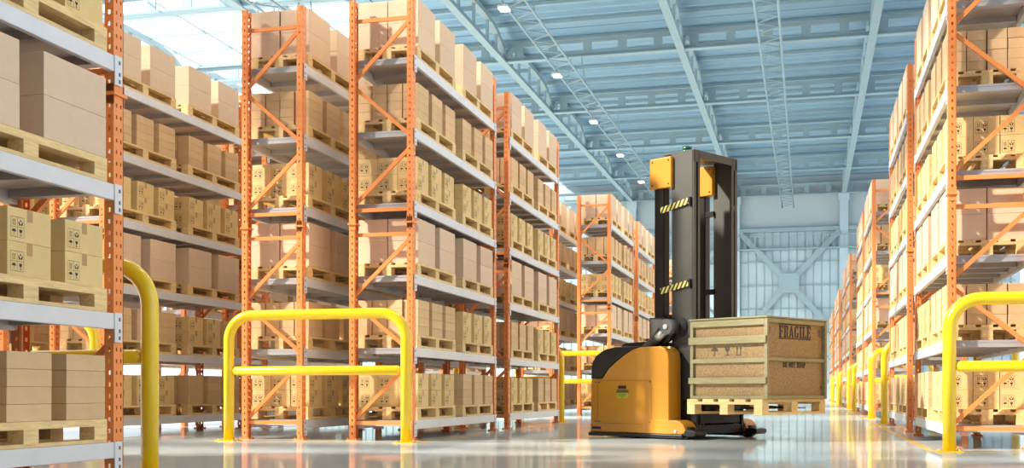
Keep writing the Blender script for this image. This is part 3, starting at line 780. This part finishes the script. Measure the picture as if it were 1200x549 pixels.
# castellated cross beams
def cross_beam(y):
    m = MB(); h = .95; pitch = 1.72; ow = 1.30; oh = .50; tk = .04
    m.box(XL, y - .19, ZB, XRr, y + .19, ZB + .06); m.box(XL, y - .15, ZB + h - .06, XRr, y + .15, ZB + h)
    zl, zh = ZB + h / 2 - oh / 2, ZB + h / 2 + oh / 2
    m.box(XL, y - tk, ZB + .06, XRr, y + tk, zl); m.box(XL, y - tk, zh, XRr, y + tk, ZB + h - .06)
    x = XL
    while x < XRr: m.box(x, y - tk, zl, min(x + pitch - ow, XRr), y + tk, zh); x += pitch
    return m
for y in YB: struct('ceiling_beam', cross_beam(y), M['truss'])
# arched lengthwise trusses
for x in [2.9 + 8.75 * k for k in (1, 0, -1, -2, -3, -4, -5)]:
    m = MB(); yl = YB[0]
    m.box(x - .18, YB[-1], ZB - .04, x + .18, YB[0], ZB + .05); m.box(x - .05, YB[-1], ZB + .05, x + .05, YB[0], ZB + .30)
    for a, b in zip(YB[1:], YB[:-1]):
        n = 14; pts = []
        for k in range(n + 1):
            s = k / n; pts.append((x, a + (b - a) * s, ZB + .30 + 1.05 * (1 - (2 * s - 1) ** 4) * 1.0))
        for p, q in zip(pts, pts[1:]): m.bar(p, q, .28, .24)
        for k in (2, 4, 7, 10, 12): m.bar((x, pts[k][1], ZB + .2), pts[k], .12, .14, (0, 1, 0))
    struct('ceiling_truss', m, M['truss'])
# lattice trusses carrying the lamps
def lattice(xc, label):
    t = thing('lattice_truss', label, 'truss', (xc, 0, 0), 0, 'lattice trusses under the roof')
    w = .45; zb, zt = 15.72, 16.35; y0, y1 = 0., 96.5
    m = MB()
    for sx in (-1, 1): m.tube([(sx * w, y0, zb), (sx * w, y1, zb)], .05, 8)
    m.build('chord', M['truss'], t)
    m = MB(); n = int((y1 - y0) / 1.45)
    for k in range(n):
        a, b = y0 + k * 1.45, y0 + (k + .5) * 1.45; c = y0 + (k + 1) * 1.45
        m.bar((-w, a, zb), (w, b, zb), .045, .045); m.bar((w, b, zb), (-w, c, zb), .045, .045)
    m.build('lacing', M['truss'], t)
    m = MB()
    for y in YB:
        if y0 < y < y1 + 2:
            for sx in (-1, 1): m.bar((sx * w, min(y, y1) - .25 * 0, zb), (sx * w * .6, min(y, y1), ZB), .05, .05)
    m.build('hanger', M['truss'], t)
    return t
lattice(-10.95, 'pale blue lattice truss with white lamps along its chord, above the tail-side racks')
lattice(-1.55, 'pale blue lattice truss without visible lamps, above the main aisle and crate')
lattice(-20.4, 'pale blue lattice truss beside the bright roof lights')
lattice(7.85, 'pale blue lattice truss hidden high above the crate-side racks')
def lamp(x, y, z, label):
    t = thing('ceiling_lamp', label, 'lamp', (x, y, z), 0, 'lamps hung from the lattice trusses')
    m = MB().box(-.2, -.27, .03, .2, .27, .12, bev=.01); m.box(-.03, -.03, .12, .03, .03, .25); m.build('housing', M['beam'], t)
    MB().box(-.18, -.25, .0, .18, .25, .032).build('diffuser', M['lamp'], t)
words_ = ['first', 'second', 'third', 'fourth', 'fifth']
for k, y in enumerate((42.9, 52.6, 62.1, 71.3, 80.7)):
    lamp(-11.35, y, 15.44, f'small white lamp under the lit lattice truss, {words_[k]} counting away from the camera')

# ------------------------------------------------------------------ end wall
YW = 98.6
m = MB().box(XL, YW, 0, XRr, YW + .3, ZD); struct('wall_back', m, M['wall'])
struct('wall_front_unseen', MB().box(XL, -14.3, 0, XRr, -14, ZD), mat('dark_blue_cladding', (.16, .20, .22), .6))  # unseen wall added behind the camera to block sky light, dark to cut bounce
m = MB(); x = XL      # ribbed cladding below the main rail
while x < XRr:
    m.box(x, YW - .10, 0, x + .54, YW, 14.1); m.box(x + .54, YW - .02, 0, x + .66, YW, 14.1); x += .66
struct('wall_back_cladding', m, M['panel'])
m = MB()
m.box(XL, YW - .45, 14.0, XRr, YW - .06, 14.32)
for z in (12.5, 11.5, 9.55, 7.6, 5.6, 3.6, 1.6): m.box(XL, YW - .22, z - .04, XRr, YW - .10, z + .07)
struct('trim_1', m, M['truss'])
m = MB()
for k in (1, 0, -1, -2, -3, -4): 
    x = 2.9 + 8.75 * k; m.box(x - .34, YW - .5, 0, x + .34, YW - .06, ZB); m.box(x - .42, YW - .6, ZB - .6, x + .42, YW, ZB)
struct('wall_column', m, M['panel'])
m = MB()
for k in (0, -1, -2, -3):
    xr = 2.9 + 8.75 * k - .35; xl = xr - 8.05; xm = (xr + xl) / 2; zc = 9.7
    for a, b in (((xl, 13.95), (xm, zc)), ((xr, 13.95), (xm, zc)), ((xm, zc), (xl, 5.2)), ((xm, zc), (xr, 5.2))):
        m.bar((a[0], YW - .5, a[1]), (b[0], YW - .5, b[1]), .2, .44, (0, 0, 1))
    m.box(xm - .8, YW - .66, zc - .8, xm + .8, YW - .55, zc + .8)
struct('wall_bracing', m, M['truss'])
m = MB(); x = XL
while x < XRr: m.box(x, YW - .7, 12.6, x + .05, YW - .66, 13.65); x += .42
m.box(XL, YW - .72, 12.50, XRr, YW - .22, 12.6); m.box(XL, YW - .71, 13.62, XRr, YW - .65, 13.68)
struct('trim_2', m, M['truss'])

# ------------------------------------------------------------------ light
sc = bpy.context.scene
w = bpy.data.worlds.new('world'); sc.world = w; w.use_nodes = True
bg = w.node_tree.nodes['Background']; bg.inputs[0].default_value = (.88, .95, 1.0, 1); bg.inputs[1].default_value = 1.5
sun = bpy.data.lights.new('sun', 'SUN'); sun.energy = 11; sun.angle = math.radians(2.2); sun.color = (1, .93, .80)
so = bpy.data.objects.new('sun', sun); C.objects.link(so)
so.rotation_euler = Vector((.70, .36, -.535)).to_track_quat('-Z', 'Y').to_euler()
def area(x, y, z, sx, sy, e_, col=(1, .95, .88)):
    l = bpy.data.lights.new('fill_light', 'AREA'); l.shape = 'RECTANGLE'; l.size = sx * SC; l.size_y = sy * SC; l.energy = e_; l.color = col
    o = bpy.data.objects.new('fill_light', l); C.objects.link(o); o.location = Vector((x, y, z)) * SC
for x in (-1.55, -8.9, 5.0):
    for y in (14, 25, 36, 48, 60, 74, 88): area(x, y, 15.4, 1.2, 3., 270 if x < 4 else 210)  # added soft fill for the rack faces, not placed at the modelled lamps
sc.view_settings.view_transform = 'Standard'; sc.view_settings.look = 'None'; sc.view_settings.exposure = .27; sc.view_settings.gamma = 1
sc.view_settings.use_curve_mapping = False
sc.cycles.use_denoising = True
sc.cycles.max_bounces = 8; sc.cycles.diffuse_bounces = 4; sc.cycles.transparent_max_bounces = 12
